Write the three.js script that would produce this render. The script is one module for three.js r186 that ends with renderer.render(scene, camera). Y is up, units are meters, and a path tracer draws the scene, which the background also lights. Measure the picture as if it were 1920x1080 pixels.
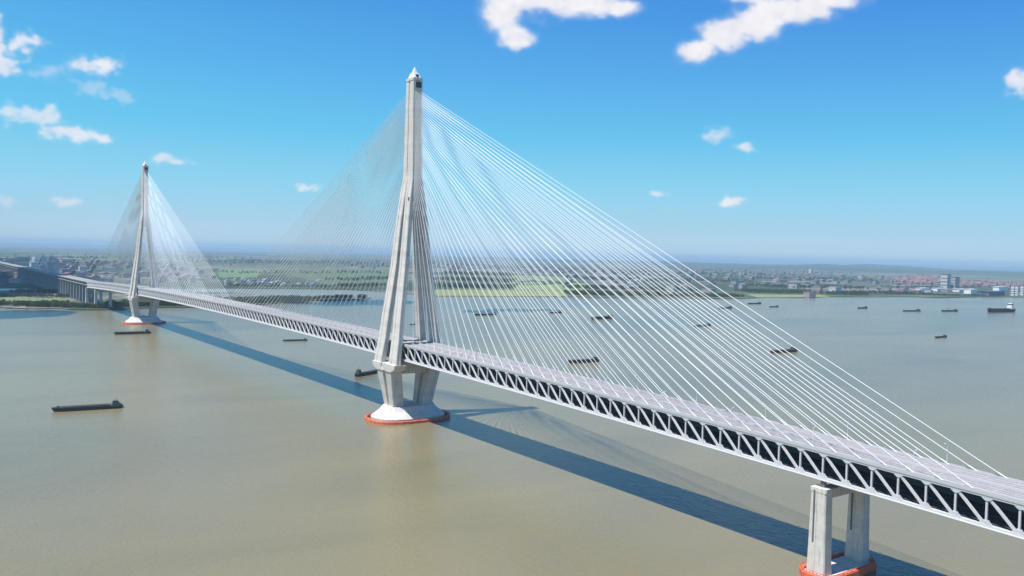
import * as THREE from 'three';
import { mergeGeometries } from 'three/addons/utils/BufferGeometryUtils.js';

// ---------------------------------------------------------------- camera, sky, sun, exposure
const scene = new THREE.Scene();
const camera = new THREE.PerspectiveCamera(38.18, 1920 / 1080, 1, 90000);
camera.position.set(-750.25, 169.7, -412.3);
camera.lookAt(-750.25 + 810.98, 169.7 - 39.78, -412.3 + 583.73);
camera.rotateZ(0.02394);
const SUN_DIR = new THREE.Vector3(0.05, 1, -0.425).normalize();
const SUN = 5.0, EXPOSURE = 1.28, HAZE = 3.7e-5, HAZE_COLOR = [0.54, 0.80, 1.0];
const SKY_GAIN = 0.79;
const CLOUDS = [[1.0, [[36.71, 17.32, 3.26, 1.44, 1.0], [39.98, 16.86, 3.09, 0.96, 1.0], [34.57, 15.96, 1.54, 1.3, 1.0], [35.63, 14.42, 1.37, 0.82, 1.0], [42.68, 16.39, 1.23, 0.55, 0.9], [36.67, 18.78, 3.77, 1.37, 1.0]]], [1.0, [[47.81, 13.65, 1.37, 0.75, 1.0], [49.74, 14.51, 1.71, 1.03, 1.0], [51.74, 15.43, 1.89, 1.23, 1.0], [54.2, 15.83, 2.06, 0.89, 1.0], [56.58, 16.28, 1.71, 0.62, 1.0], [51.84, 17.17, 2.4, 0.86, 1.0]]], [0.8, [[4.33, 10.34, 0.89, 0.62, 1.0], [4.92, 11.31, 0.69, 0.41, 1.0], [5.73, 11.79, 0.89, 0.41, 1.0], [3.91, 11.11, 0.48, 1.37, 1.0]]], [0.85, [[8.97, 10.81, 1.37, 0.51, 1.0], [9.7, 10.7, 0.75, 0.34, 1.0]]], [0.3, [[6.69, 10.13, 1.03, 0.48, 1.0], [8.97, 9.46, 1.03, 0.48, 1.0], [10.44, 9.14, 0.89, 0.41, 1.0]]], [0.7, [[4.6, 7.6, 0.41, 0.55, 1.0], [5.73, 7.48, 1.51, 0.41, 1.0], [6.7, 7.76, 0.55, 0.41, 1.0]]], [0.8, [[7.54, 6.78, 1.17, 0.41, 1.0], [8.55, 6.55, 1.23, 0.38, 1.0], [9.48, 6.56, 0.48, 0.31, 1.0]]], [0.7, [[12.93, 5.54, 0.75, 0.31, 1.0], [13.84, 5.4, 0.82, 0.21, 0.8]]], [0.6, [[7.47, 2.5, 0.69, 0.31, 1.0]]], [0.4, [[4.25, 2.52, 0.69, 0.31, 1.0]]], [0.65, [[21.88, 4.13, 0.69, 0.27, 1.0]]], [0.55, [[49.03, 8.24, 0.89, 0.45, 1.0]]], [0.7, [[51.05, 7.42, 0.69, 0.27, 1.0]]], [0.85, [[50.48, 3.88, 1.03, 0.31, 1.0]]], [0.7, [[45.55, 4.29, 0.51, 0.21, 1.0]]], [0.85, [[66.64, 10.65, 0.62, 0.69, 1.0], [67.1, 11.06, 0.86, 0.55, 1.0]]]];
const ISLAND = [[1946, -595], [1847, -454], [1766, -231], [1706, -165], [1713, -116], [1637, -65], [1620, -5], [1687, 142], [1665, 221], [1705, 337], [1737, 411], [1749, 464], [1812, 537], [1827, 596], [1899, 670], [1882, 749], [1898, 815], [1946, 899], [1975, 921], [2031, 897], [2054, 866], [2104, 785], [2191, 698], [2399, 571], [2550, 337], [2628, 28], [2652, -168], [2654, -467], [2642, -642]];
const MAINLAND = [[2935, -662], [2871, -152], [2832, 54], [2801, 394], [2775, 686], [2708, 892], [2638, 1107], [2487, 1186], [2262, 1219], [2057, 1249], [2024, 1428], [1920, 1783], [1853, 1930], [1767, 2063], [1753, 2239], [1654, 2330], [1641, 2596], [1687, 2806], [1615, 2948], [1649, 3254], [1577, 3510], [1573, 3803], [1437, 3864], [1440, 4386], [1344, 4612], [1003, 5799]];
const BELTS = [[1790, 379, 1904, 626, 50, 420, 14], [1904, 626, 1947, 719, 14, 50, 11], [1946, 726, 1955, 843, 10, 80, 12], [1951, 862, 1946, 890, 8, 26, 12], [1745, 155, 1866, 403, 60, 260, 14], [1712, 18, 1768, 160, 50, 140, 14], [1916, -342, 1782, -82, 60, 260, 12], [2279, -194, 2185, -15, 40, 90, 10], [2536, -145, 2479, 8, 30, 90, 10], [1780, -158, 1671, 4, 14, 120, 11], [2846, 1200, 2943, 1483, 80, 140, 14], [3544, 1512, 3987, 2056, 160, 140, 14], [2930, 711, 2797, 1126, 40, 110, 10], [2813, 1681, 2667, 2064, 90, 260, 15], [3822, 2292, 3489, 2638, 280, 320, 15], [5142, 3122, 4825, 3597, 500, 260, 16], [2904, 2218, 3093, 2745, 60, 60, 11], [2071, 1922, 1875, 2300, 110, 360, 15], [2642, 2375, 2286, 2965, 200, 360, 14], [1838, 2262, 1719, 2675, 70, 240, 13], [2093, 3141, 1932, 3491, 150, 260, 15], [1829, 3457, 1782, 3751, 90, 130, 15], [2655, 4026, 2449, 4717, 300, 280, 15], [1801, 3992, 1654, 4201, 60, 110, 11], [1612, 4120, 1492, 4499, 35, 110, 9], [1885, 3814, 1869, 4338, 120, 120, 13], [1658, 4929, 1576, 5057, 30, 60, 9], [4892, 1273, 5182, 2654, 300, 120, 14], [3791, 3516, 3529, 4963, 500, 260, 15], [4294, 5923, 3832, 7298, 500, 220, 15], [8717, 2414, 10650, 5477, 1500, 400, 18], [5541, 4361, 5873, 7903, 900, 260, 16], [3958, -74, 3837, 162, 160, 90, 13], [2431, 4943, 2370, 5682, 160, 90, 12], [2359, 5815, 2558, 6919, 120, 60, 12], [8166, -175, 14824, 4236, 2500, 400, 18], [8695, 10078, 15061, 36419, 2500, 500, 18]];
const FIELDS = [[[6188, 2016], [6697, 3466], [2828, 1453], [2900, 1224], [3262, 1269], [4118, 1490]], [[2553, 1528], [2379, 2160], [1921, 1799], [2043, 1229]], [[3406, 2578], [3243, 3042], [2368, 2253], [2509, 1950]], [[2303, -331], [2128, -23], [1801, -67], [1939, -341]], [[6032, 1571], [6006, 1953], [4090, 1219], [4068, 997]], [[1911, 2935], [1789, 3375], [1621, 3211], [1670, 2707]], [[4825, 3597], [4365, 3899], [3498, 3169], [3665, 2764]], [[2317, 2242], [2053, 2668], [1927, 2531], [2096, 2052]]];
const ZONE_CITY = [[4871, 50, 61, 34, 12, 1], [5219, 346, 58, 25, 19, 2], [4332, 255, 51, 37, 32, 4], [3685, 240, 38, 23, 33, 1], [4653, 161, 65, 34, 21, 1], [3646, -77, 41, 25, 25, 4], [5130, 657, 53, 29, 27, 1], [3411, -8, 54, 36, 29, 4], [3550, 108, 64, 25, 30, 3], [5271, 353, 56, 29, 30, 2], [3974, 76, 42, 35, 14, 4], [3569, 275, 50, 41, 14, 1], [5264, 621, 68, 35, 24, 3], [3493, 283, 27, 30, 12, 5], [4966, 126, 63, 26, 17, 2], [3168, 260, 56, 27, 23, 2], [5733, 586, 55, 30, 24, 0], [4095, 313, 49, 27, 21, 4], [4165, 13, 49, 38, 19, 4], [5057, 358, 58, 31, 19, 0], [4484, 526, 40, 30, 21, 0], [3247, 127, 50, 37, 32, 0], [3588, 329, 61, 39, 16, 3], [4828, 208, 50, 29, 24, 2], [5466, 453, 44, 31, 26, 5], [4088, 30, 43, 36, 17, 0], [3231, -35, 35, 26, 16, 2], [4033, 55, 67, 26, 19, 2], [3311, 195, 69, 26, 22, 0], [3901, -46, 32, 38, 32, 5], [5883, 476, 27, 31, 30, 3], [4420, 361, 36, 37, 17, 1], [3536, 78, 47, 38, 22, 3], [3333, 89, 50, 42, 10, 0], [3528, 62, 55, 34, 25, 5], [4035, 312, 50, 36, 17, 5], [3869, 279, 60, 32, 10, 1], [3819, 377, 53, 31, 18, 3], [5618, 579, 63, 40, 33, 2], [3296, -66, 43, 28, 19, 0], [5251, 478, 46, 36, 27, 3], [4351, 439, 44, 34, 16, 0], [5101, 619, 49, 26, 24, 3], [5413, 671, 53, 40, 14, 5], [3643, 112, 58, 32, 25, 2], [3771, 96, 50, 37, 22, 4], [6282, 243, 114, 48, 25, 1], [5133, 327, 66, 51, 27, 0], [6204, 350, 107, 49, 55, 3], [5498, 355, 113, 59, 44, 2], [7051, 424, 85, 74, 56, 3], [6656, 429, 59, 47, 51, 0], [6186, 507, 76, 59, 53, 5], [6842, 170, 110, 59, 46, 4], [5863, 387, 101, 61, 29, 5], [7852, 747, 98, 72, 29, 1], [6313, 122, 73, 58, 37, 1], [5136, 58, 53, 74, 33, 5], [7775, 591, 81, 65, 45, 1], [6331, 169, 92, 43, 53, 4], [6834, 332, 65, 64, 21, 4], [6767, 273, 101, 62, 56, 1]];
const ZONE_VILLAGE = [[3540, 963, 21, 13, 7, 0], [3539, 967, 22, 19, 10, 3], [3749, 938, 27, 16, 8, 3], [3757, 1041, 29, 21, 8, 3], [3560, 936, 25, 13, 9, 5], [3103, 798, 20, 20, 7, 5], [3184, 785, 21, 13, 7, 0], [3764, 933, 29, 19, 8, 4], [3076, 750, 27, 18, 9, 0], [3341, 937, 19, 12, 9, 3], [3255, 876, 26, 14, 8, 2], [3564, 923, 28, 13, 7, 1], [3448, 935, 22, 21, 10, 5], [3366, 833, 24, 15, 9, 1], [3036, 1072, 21, 20, 7, 5], [3453, 997, 33, 17, 9, 0], [3396, 1125, 17, 15, 11, 4], [3360, 1100, 32, 21, 8, 2], [3278, 1102, 28, 19, 9, 4], [3503, 1365, 24, 13, 8, 5], [3109, 1146, 28, 14, 11, 5], [3057, 948, 16, 15, 10, 3], [3443, 990, 27, 21, 9, 4], [3101, 954, 23, 15, 7, 0], [2981, 908, 17, 19, 11, 0], [3132, 968, 18, 18, 8, 4], [3005, 1130, 32, 17, 10, 1], [3202, 1024, 19, 14, 10, 5], [3161, 901, 18, 20, 10, 0], [3283, 1061, 24, 21, 10, 5], [3322, 975, 17, 16, 10, 5], [3492, 1372, 24, 22, 9, 5], [3058, 965, 35, 15, 9, 4], [3200, 956, 21, 22, 8, 0], [3144, 937, 21, 14, 11, 5], [3229, 949, 16, 22, 7, 1], [2967, 829, 27, 23, 11, 4], [3138, 883, 17, 13, 11, 4], [3078, 957, 27, 21, 10, 5], [3018, 994, 34, 19, 9, 5], [3132, 1020, 20, 18, 10, 4], [3461, 1060, 33, 22, 11, 1], [3153, 1128, 17, 23, 9, 2], [3081, 895, 19, 23, 10, 4]];
const ZONE_SHORE = [[2090, 4792, 33, 29, 9, 2], [2723, 5739, 39, 22, 8, 1], [1790, 4120, 50, 28, 10, 0], [2097, 4725, 53, 29, 18, 0], [1878, 4592, 36, 29, 9, 2], [2325, 4860, 30, 29, 10, 3], [2384, 4933, 39, 30, 9, 2], [2855, 5987, 39, 32, 11, 2], [1942, 4646, 25, 24, 11, 4], [2185, 4933, 27, 26, 9, 3], [2044, 4860, 35, 36, 9, 0], [2085, 4672, 58, 29, 9, 0], [2958, 6440, 53, 26, 9, 4], [1825, 4504, 31, 38, 18, 0], [2905, 6101, 30, 28, 10, 4], [1891, 4262, 26, 36, 13, 1], [1892, 5092, 77, 34, 10, 5], [1976, 5024, 52, 32, 11, 3], [1771, 4934, 56, 53, 13, 4], [1856, 4419, 77, 45, 13, 1], [1916, 4874, 42, 38, 13, 0], [2115, 4919, 59, 44, 11, 0], [1823, 5094, 65, 44, 11, 1], [1916, 4512, 48, 39, 12, 0], [1997, 5161, 50, 33, 12, 2], [2033, 4761, 45, 44, 10, 4]];
const ZONE_TOWN = [[4544, 8229, 63, 43, 30, 0], [3001, 5916, 35, 36, 26, 4], [2833, 4058, 40, 43, 19, 1], [3842, 4568, 69, 37, 21, 5], [5485, 7326, 49, 48, 27, 0], [2441, 4290, 70, 30, 15, 1], [4488, 8526, 70, 43, 29, 1], [2201, 4571, 45, 45, 12, 0], [3695, 6829, 68, 47, 12, 5], [4922, 5845, 55, 34, 24, 5], [2944, 3850, 69, 50, 19, 4], [2825, 4617, 76, 42, 20, 1], [2665, 3751, 63, 30, 17, 0], [3807, 5732, 42, 40, 25, 1], [2409, 3526, 39, 30, 26, 1], [2122, 4006, 57, 47, 24, 3], [3309, 5115, 79, 36, 20, 2], [6130, 9567, 64, 29, 19, 2], [3097, 4637, 60, 42, 12, 5], [3670, 6333, 72, 41, 23, 1], [2049, 3732, 35, 31, 13, 2], [2177, 2683, 41, 39, 29, 1], [4509, 6600, 48, 38, 18, 3], [5690, 7909, 74, 51, 23, 2], [2304, 2942, 51, 37, 17, 2], [4262, 7057, 51, 38, 19, 5], [2112, 3815, 36, 48, 28, 4], [2190, 4668, 67, 31, 20, 1], [3120, 5553, 37, 46, 20, 5], [5445, 7329, 51, 29, 31, 1], [3945, 4854, 48, 39, 18, 2], [2129, 2906, 52, 51, 18, 5], [2454, 3082, 42, 45, 29, 5], [3110, 4340, 74, 48, 21, 1], [2437, 4047, 41, 50, 29, 0], [2599, 4424, 64, 30, 13, 1], [5345, 6733, 56, 45, 23, 4], [3515, 5325, 40, 50, 25, 5], [2067, 4462, 38, 42, 21, 2], [2860, 3450, 62, 37, 14, 4], [6335, 10109, 50, 29, 18, 2], [2728, 4586, 66, 38, 27, 1], [3194, 5374, 70, 51, 21, 2], [3798, 6133, 56, 43, 18, 5]];
const ZONE_FARM = [[3916, 4267, 40, 31, 12, 0], [3315, 3356, 39, 25, 13, 4], [4303, 3362, 32, 22, 13, 3], [3623, 3911, 30, 31, 13, 3], [3305, 2573, 39, 21, 10, 2], [3516, 2809, 38, 26, 9, 4], [3640, 3832, 42, 28, 9, 1], [3110, 2756, 36, 21, 10, 4], [3077, 2724, 32, 32, 8, 4], [3337, 2809, 40, 24, 10, 0], [4239, 4439, 44, 24, 12, 2], [4217, 3714, 31, 22, 8, 4], [3469, 3090, 34, 33, 13, 5], [4039, 4162, 43, 19, 8, 4], [3951, 2971, 43, 19, 10, 0], [3604, 3831, 31, 20, 11, 3], [3213, 3392, 40, 21, 8, 3], [3624, 3001, 28, 28, 9, 0]];
const RED = [[2813, 5773], [2778, 6564], [5662, 12176], [5478, 10727], [2591, 6363], [2199, 6654], [2935, 8413], [3317, 7937]];
// ---------------------------------------------------------------- small tools: seeded chance, noise, geometry
function rng(seed) { let s = seed >>> 0; return () => { s = (s + 0x6D2B79F5) >>> 0; let t = Math.imul(s ^ (s >>> 15), 1 | s); t = (t + Math.imul(t ^ (t >>> 7), 61 | t)) ^ t; return ((t ^ (t >>> 14)) >>> 0) / 4294967296; }; }
function hash(x, y, s = 0) { let h = Math.imul(x, 374761393) + Math.imul(y, 668265263) + Math.imul(s, 1442695041); h = Math.imul(h ^ (h >>> 13), 1274126177); return ((h ^ (h >>> 16)) >>> 0) / 4294967296; }
function vnoise(x, y, per = 0, s = 0) {            // value noise, periodic when per > 0
  let xi = Math.floor(x), yi = Math.floor(y); const fx = x - xi, fy = y - yi;
  const u = fx * fx * (3 - 2 * fx), v = fy * fy * (3 - 2 * fy);
  const w = per > 0 ? (a) => ((a % per) + per) % per : (a) => a;
  const a = hash(w(xi), w(yi), s), b = hash(w(xi + 1), w(yi), s), c = hash(w(xi), w(yi + 1), s), d = hash(w(xi + 1), w(yi + 1), s);
  return (a + (b - a) * u) * (1 - v) + (c + (d - c) * u) * v;
}
function fbm(x, y, oct, per = 0, s = 0) { let a = 0, w = 0.5, t = 0; for (let o = 0; o < oct; o++) { a += w * vnoise(x, y, per, s + o * 17); t += w; w *= 0.5; x *= 2; y *= 2; per *= 2; } return a / t; }
const sstep = (a, b, x) => { const t = Math.min(1, Math.max(0, (x - a) / (b - a))); return t * t * (3 - 2 * t); };
const lin = (c) => { c /= 255; return c <= 0.04045 ? c / 12.92 : Math.pow((c + 0.055) / 1.055, 2.4); };
const LIN = (r, g, b) => [lin(r), lin(g), lin(b)];

// ---------------------------------------------------------------- the sky: clear blue air with small fair-weather clouds
function makeSky() {
  const W = 4096, H = 2048, data = new Float32Array(W * H * 4);
  const stops = [[-90, LIN(120, 140, 150)], [-0.5, LIN(150, 185, 210)], [0, LIN(208, 229, 238)], [0.8, LIN(190, 220, 236)], [2, LIN(172, 214, 236)], [4.5, LIN(143, 212, 240)], [8, LIN(106, 198, 240)], [12, LIN(90, 178, 236)], [16, LIN(76, 160, 230)], [25, LIN(62, 138, 216)], [50, LIN(48, 110, 192)], [90, LIN(40, 94, 174)]];
  const at = (e) => { let i = 0; while (i < stops.length - 2 && e > stops[i + 1][0]) i++; const t = Math.min(1, Math.max(0, (e - stops[i][0]) / (stops[i + 1][0] - stops[i][0]))); return [0, 1, 2].map((k) => stops[i][1][k] * (1 - t) + stops[i + 1][1][k] * t); };
  const sunAz = Math.atan2(SUN_DIR.z, SUN_DIR.x);
  for (let j = 0; j < H; j++) {
    const el = ((j + 0.5) / H - 0.5) * 180, c = at(el), up = sstep(3, 18, el);
    for (let i = 0; i < W; i++) {
      const az = ((i + 0.5) / W - 0.5) * 2 * Math.PI;
      // air lies bluer and deeper away from the sun's side of the sky, paler towards it
      const k = 0.5 - 0.5 * Math.cos(az - sunAz), o = (j * W + i) * 4, m = 1 + up * (0.33 - 0.56 * k);
      data[o] = c[0] * SKY_GAIN * (1 + up * (0.22 - 0.36 * k)); data[o + 1] = c[1] * SKY_GAIN * m; data[o + 2] = c[2] * SKY_GAIN * (1 + up * (0.05 - 0.1 * k)); data[o + 3] = 1;
    }
  }
  const clouds = CLOUDS.slice(), r = rng(11);
  for (let n = 0; n < 46; n++) {                     // the same small clouds go on round the rest of the sky
    const az = 78 + r() * 275, el = 3 + r() * r() * 45, s = 0.4 + el * 0.05, bl = [];
    for (let b = 0; b < 4; b++) bl.push([az + (r() - 0.5) * 4 * s, el + (r() - 0.5) * 0.9 * s, (0.8 + r()) * s, (0.3 + r() * 0.4) * s, 1]);
    clouds.push([0.5 + r() * 0.5, bl]);
  }
  clouds.forEach(([alpha, blobs], n) => {
    let a0 = 1e9, a1 = -1e9, e0 = 1e9, e1 = -1e9;
    for (const [a, e, ra, re] of blobs) { a0 = Math.min(a0, a - ra * 1.9); a1 = Math.max(a1, a + ra * 1.9); e0 = Math.min(e0, e - re * 2.2); e1 = Math.max(e1, e + re * 2.2); }
    const j0 = Math.max(0, Math.floor((e0 / 180 + 0.5) * H)), j1 = Math.min(H - 1, Math.ceil((e1 / 180 + 0.5) * H));
    const i0 = Math.floor((a0 / 360 + 0.5) * W), i1 = Math.ceil((a1 / 360 + 0.5) * W);
    const big = blobs.length > 4 && n < 2 ? 1 : 0;
    for (let j = j0; j <= j1; j++) for (let i = i0; i <= i1; i++) {
      const e = ((j + 0.5) / H - 0.5) * 180, a = ((i + 0.5) / W - 0.5) * 360;
      const f = big ? 0.8 : 1.6;
      const wx = (fbm(a * f, e * f * 1.4, 4, 0, 3 + n) - 0.5), wy = (fbm(a * f + 40, e * f * 1.4 + 9, 4, 0, 7 + n) - 0.5);
      let d = -9;
      for (const [ba, be, ra, re, w] of blobs) {
        const x = (a - ba + wx * ra * (big ? 0.8 : 1.7)) / ra, y = (e - be + wy * re * (big ? 0.9 : 1.9)) / re, q = w * (1 - (x * x + y * y) * 0.8);
        d = Math.max(d, q) + 0.18 * Math.max(0, Math.min(d, q));
      }
      d -= (fbm(a * f * 2.2, e * f * 4.2, 5, 0, 31 + n) - 0.42) * (big ? 0.55 : 0.95);
      const m = alpha * (big ? 0.72 * sstep(-0.02, 0.75, d) + 0.28 * sstep(-0.6, 0.8, d) : 0.7 * sstep(-0.05, 0.95, d) + 0.3 * sstep(-0.8, 0.9, d)); if (m <= 0) continue;
      const t = fbm(a * 1.7 + 3, e * 2.2, 4, 0, 90 + n), o = (j * W + ((i % W) + W) % W) * 4;
      const col = [0.80 + 0.22 * t, 0.80 + 0.2 * t, 0.9 + 0.1 * t];
      for (let k = 0; k < 3; k++) data[o + k] = data[o + k] * (1 - m) + col[k] * 0.97 * SKY_GAIN * m;
    }
  });
  const t = new THREE.DataTexture(data, W, H, THREE.RGBAFormat, THREE.FloatType);
  t.mapping = THREE.EquirectangularReflectionMapping; t.magFilter = THREE.LinearFilter; t.minFilter = THREE.LinearFilter; t.wrapS = THREE.RepeatWrapping; t.needsUpdate = true;
  return t;
}
scene.background = makeSky();
scene.environment = scene.background;
const sun = new THREE.DirectionalLight(new THREE.Color(1, 0.955, 0.89), SUN);
sun.position.copy(SUN_DIR).multiplyScalar(4000).add(new THREE.Vector3(400, 0, 400)); sun.target.position.set(400, 0, 400);
sun.castShadow = true; sun.shadow.mapSize.set(4096, 4096);
Object.assign(sun.shadow.camera, { left: -2600, right: 2600, top: 2600, bottom: -2600, near: 10, far: 9000 });
scene.add(sun, sun.target);
scene.fog = new THREE.FogExp2(new THREE.Color(...HAZE_COLOR), HAZE);
// ---------------------------------------------------------------- materials
function colorTexture(n, f, srgb = true) {
  const d = new Uint8Array(n * n * 4);
  for (let j = 0; j < n; j++) for (let i = 0; i < n; i++) { const c = f(i / n, j / n), o = (j * n + i) * 4; for (let k = 0; k < 3; k++) d[o + k] = Math.max(0, Math.min(255, Math.round(c[k] * 255))); d[o + 3] = 255; }
  const t = new THREE.DataTexture(d, n, n, THREE.RGBAFormat); t.wrapS = t.wrapT = THREE.RepeatWrapping; t.magFilter = THREE.LinearFilter; t.minFilter = THREE.LinearMipmapLinearFilter; t.generateMipmaps = true; t.anisotropy = 8;
  if (srgb) t.colorSpace = THREE.SRGBColorSpace; t.needsUpdate = true; return t;
}
const enc = (v) => (v <= 0.0031308 ? v * 12.92 : 1.055 * Math.pow(v, 1 / 2.4) - 0.055);
const E3 = (a) => a.map((v) => enc(Math.max(0, v)));
// uv are metres; a map's repeat is 1 / its size in metres
function mapOf(tex, size) { tex.repeat.set(1 / size, 1 / size); return tex; }
const concreteMap = mapOf(colorTexture(512, (u, v) => {
  const n = fbm(u * 16, v * 16, 5, 16, 1), s = fbm(u * 40, v * 3, 3, 0, 5), lift = Math.abs(((v * 8) % 1) - 0.5) > 0.47 ? 0.84 : 1, pour = 0.95 + 0.1 * hash(Math.floor(v * 8), 3, 9);
  const g = 0.9 + 0.2 * (n - 0.5), st = 1 - 0.28 * sstep(0.55, 0.8, s);
  return E3([0.70 * g * st * lift * pour, 0.655 * g * st * lift * pour, 0.60 * g * st * lift * pour]);
}), 36);
const steelMap = mapOf(colorTexture(256, (u, v) => { const g = 0.92 + 0.16 * (fbm(u * 24, v * 24, 4, 24, 2) - 0.5); return E3([0.62 * g, 0.62 * g, 0.63 * g]); }), 20);
const roadMap = mapOf(colorTexture(512, (u, v) => { const n = fbm(u * 20, v * 20, 5, 20, 6), w = fbm(u * 2, v * 30, 3, 0, 8), g = 0.82 + 0.3 * (n - 0.5) + 0.18 * (w - 0.5); return E3([0.35 * g, 0.322 * g, 0.322 * g]); }), 40);
const M = {
  concrete: new THREE.MeshStandardMaterial({ map: concreteMap, roughness: 0.9 }),
  steel: new THREE.MeshStandardMaterial({ map: steelMap, roughness: 0.55 }),
  road: new THREE.MeshStandardMaterial({ map: roadMap, roughness: 0.92 }),
  ballast: new THREE.MeshStandardMaterial({ color: new THREE.Color(0.05, 0.05, 0.055), roughness: 1 }),
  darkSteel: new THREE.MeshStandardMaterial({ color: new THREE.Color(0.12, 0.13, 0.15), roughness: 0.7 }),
  cable: new THREE.MeshStandardMaterial({ color: new THREE.Color(0.70, 0.73, 0.735), roughness: 0.5 }),
  white: new THREE.MeshStandardMaterial({ color: new THREE.Color(0.8, 0.8, 0.8), roughness: 0.6 }),
  shed: new THREE.MeshStandardMaterial({ color: new THREE.Color(0.84, 0.84, 0.84), roughness: 0.7 }),
  rail: new THREE.MeshStandardMaterial({ color: new THREE.Color(0.52, 0.52, 0.53), roughness: 0.6 }),
  deckEdge: new THREE.MeshStandardMaterial({ color: new THREE.Color(0.5, 0.49, 0.49), roughness: 0.8 }),
  viaduct: new THREE.MeshStandardMaterial({ color: new THREE.Color(0.27, 0.265, 0.26), roughness: 0.9 }),
  pane: new THREE.MeshStandardMaterial({ color: new THREE.Color(0.22, 0.24, 0.27), roughness: 0.4 }),
  window: new THREE.MeshStandardMaterial({ color: new THREE.Color(0.03, 0.035, 0.045), roughness: 0.25 }),
  orange: new THREE.MeshStandardMaterial({ map: mapOf(colorTexture(256, (u, v) => { const n = fbm(u * 12, v * 12, 5, 12, 4), g = 0.8 + 0.5 * (n - 0.4); return E3([0.78 * g, 0.16 * g + 0.03 * sstep(0.5, 0.7, n), 0.085 * g]); }), 24), roughness: 0.7 }),
};

// ---------------------------------------------------------------- naming
const used = new Map();
function numbered(name) { const n = used.get(name) || 0; used.set(name, n + 1); return n ? name + '_' + String(n).padStart(3, '0') : name; }
function tag(o, label, category, group, kind) { o.userData.label = label; if (category) o.userData.category = category; if (group) o.userData.group = group; if (kind) o.userData.kind = kind; return o; }
function thing(name, label, category, group) { const g = new THREE.Group(); g.name = numbered(name); tag(g, label, category, group); scene.add(g); return g; }
function part(name, geo, mat, parent) { const m = new THREE.Mesh(geo, mat); m.name = name; m.castShadow = m.receiveShadow = true; parent.add(m); return m; }
function structure(name, geo, mat, label) { const m = part(name, geo, mat, scene); m.userData.kind = 'structure'; if (label) m.userData.label = label; return m; }

// ---------------------------------------------------------------- geometry (flat faces, uv in metres)
function finish(tris) {                              // list of triangles as [x, y, z] points
  const n = tris.length, p = new Float32Array(n * 3), nn = new Float32Array(n * 3), uv = new Float32Array(n * 2);
  const a = new THREE.Vector3(), b = new THREE.Vector3(), c = new THREE.Vector3();
  for (let i = 0; i < n; i += 3) {
    a.set(...tris[i]); b.set(...tris[i + 1]); c.set(...tris[i + 2]);
    const e = b.clone().sub(a).cross(c.clone().sub(a)).normalize(), ax = Math.abs(e.x), ay = Math.abs(e.y), az = Math.abs(e.z);
    for (let k = 0; k < 3; k++) {
      const q = tris[i + k]; p.set(q, (i + k) * 3); nn.set([e.x, e.y, e.z], (i + k) * 3);
      uv.set(ay > ax && ay > az ? [q[0], q[2]] : ax > az ? [q[2], q[1]] : [q[0], q[1]], (i + k) * 2);
    }
  }
  const g = new THREE.BufferGeometry();
  g.setAttribute('position', new THREE.BufferAttribute(p, 3)); g.setAttribute('normal', new THREE.BufferAttribute(nn, 3)); g.setAttribute('uv', new THREE.BufferAttribute(uv, 2));
  return g;
}
function loft(rings, caps = true) {                  // rings of points, all with the same count, bottom to top, counter-clockwise seen from above
  const t = [];
  for (let r = 0; r + 1 < rings.length; r++) { const A = rings[r], B = rings[r + 1], n = A.length; for (let i = 0; i < n; i++) { const k = (i + 1) % n; t.push(A[i], B[k], A[k], A[i], B[i], B[k]); } }
  if (caps) for (const [R, top] of [[rings[0], 0], [rings[rings.length - 1], 1]]) {
    const tri = THREE.ShapeUtils.triangulateShape(R.map((q) => new THREE.Vector2(q[0], q[2])), []);
    for (const [a, b, c] of tri) { const e = new THREE.Vector3(...R[b]).sub(new THREE.Vector3(...R[a])).cross(new THREE.Vector3(...R[c]).sub(new THREE.Vector3(...R[a]))); (e.y > 0) === !!top ? t.push(R[a], R[b], R[c]) : t.push(R[a], R[c], R[b]); }
  }
  return finish(t);
}
// loft() winds its sides for rings that run counter-clockwise seen from above: x to z reversed
const ccw = (pts) => pts;
function bar(a, b, w, h) {                           // a beam between two points; w across (z for beams in the xy plane), h the other way
  const A = new THREE.Vector3(...a), B = new THREE.Vector3(...b), d = B.clone().sub(A).normalize();
  const s = Math.abs(d.z) > 0.9 ? new THREE.Vector3(1, 0, 0) : new THREE.Vector3(0, 0, 1), u = s.clone().cross(d).normalize(), v = d.clone().cross(u).normalize();
  const q = (P, i, j) => { const r = P.clone().addScaledVector(v, i * w / 2).addScaledVector(u, j * h / 2); return [r.x, r.y, r.z]; };
  const c = [[-1, -1], [1, -1], [1, 1], [-1, 1]], P = c.map((k) => q(A, ...k)), Q = c.map((k) => q(B, ...k)), t = [];
  for (let i = 0; i < 4; i++) { const k = (i + 1) % 4; t.push(P[i], P[k], Q[k], P[i], Q[k], Q[i]); }
  t.push(P[0], P[2], P[1], P[0], P[3], P[2], Q[0], Q[1], Q[2], Q[0], Q[2], Q[3]);
  return fixWinding(finish(t), A.clone().add(B).multiplyScalar(0.5));
}
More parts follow.
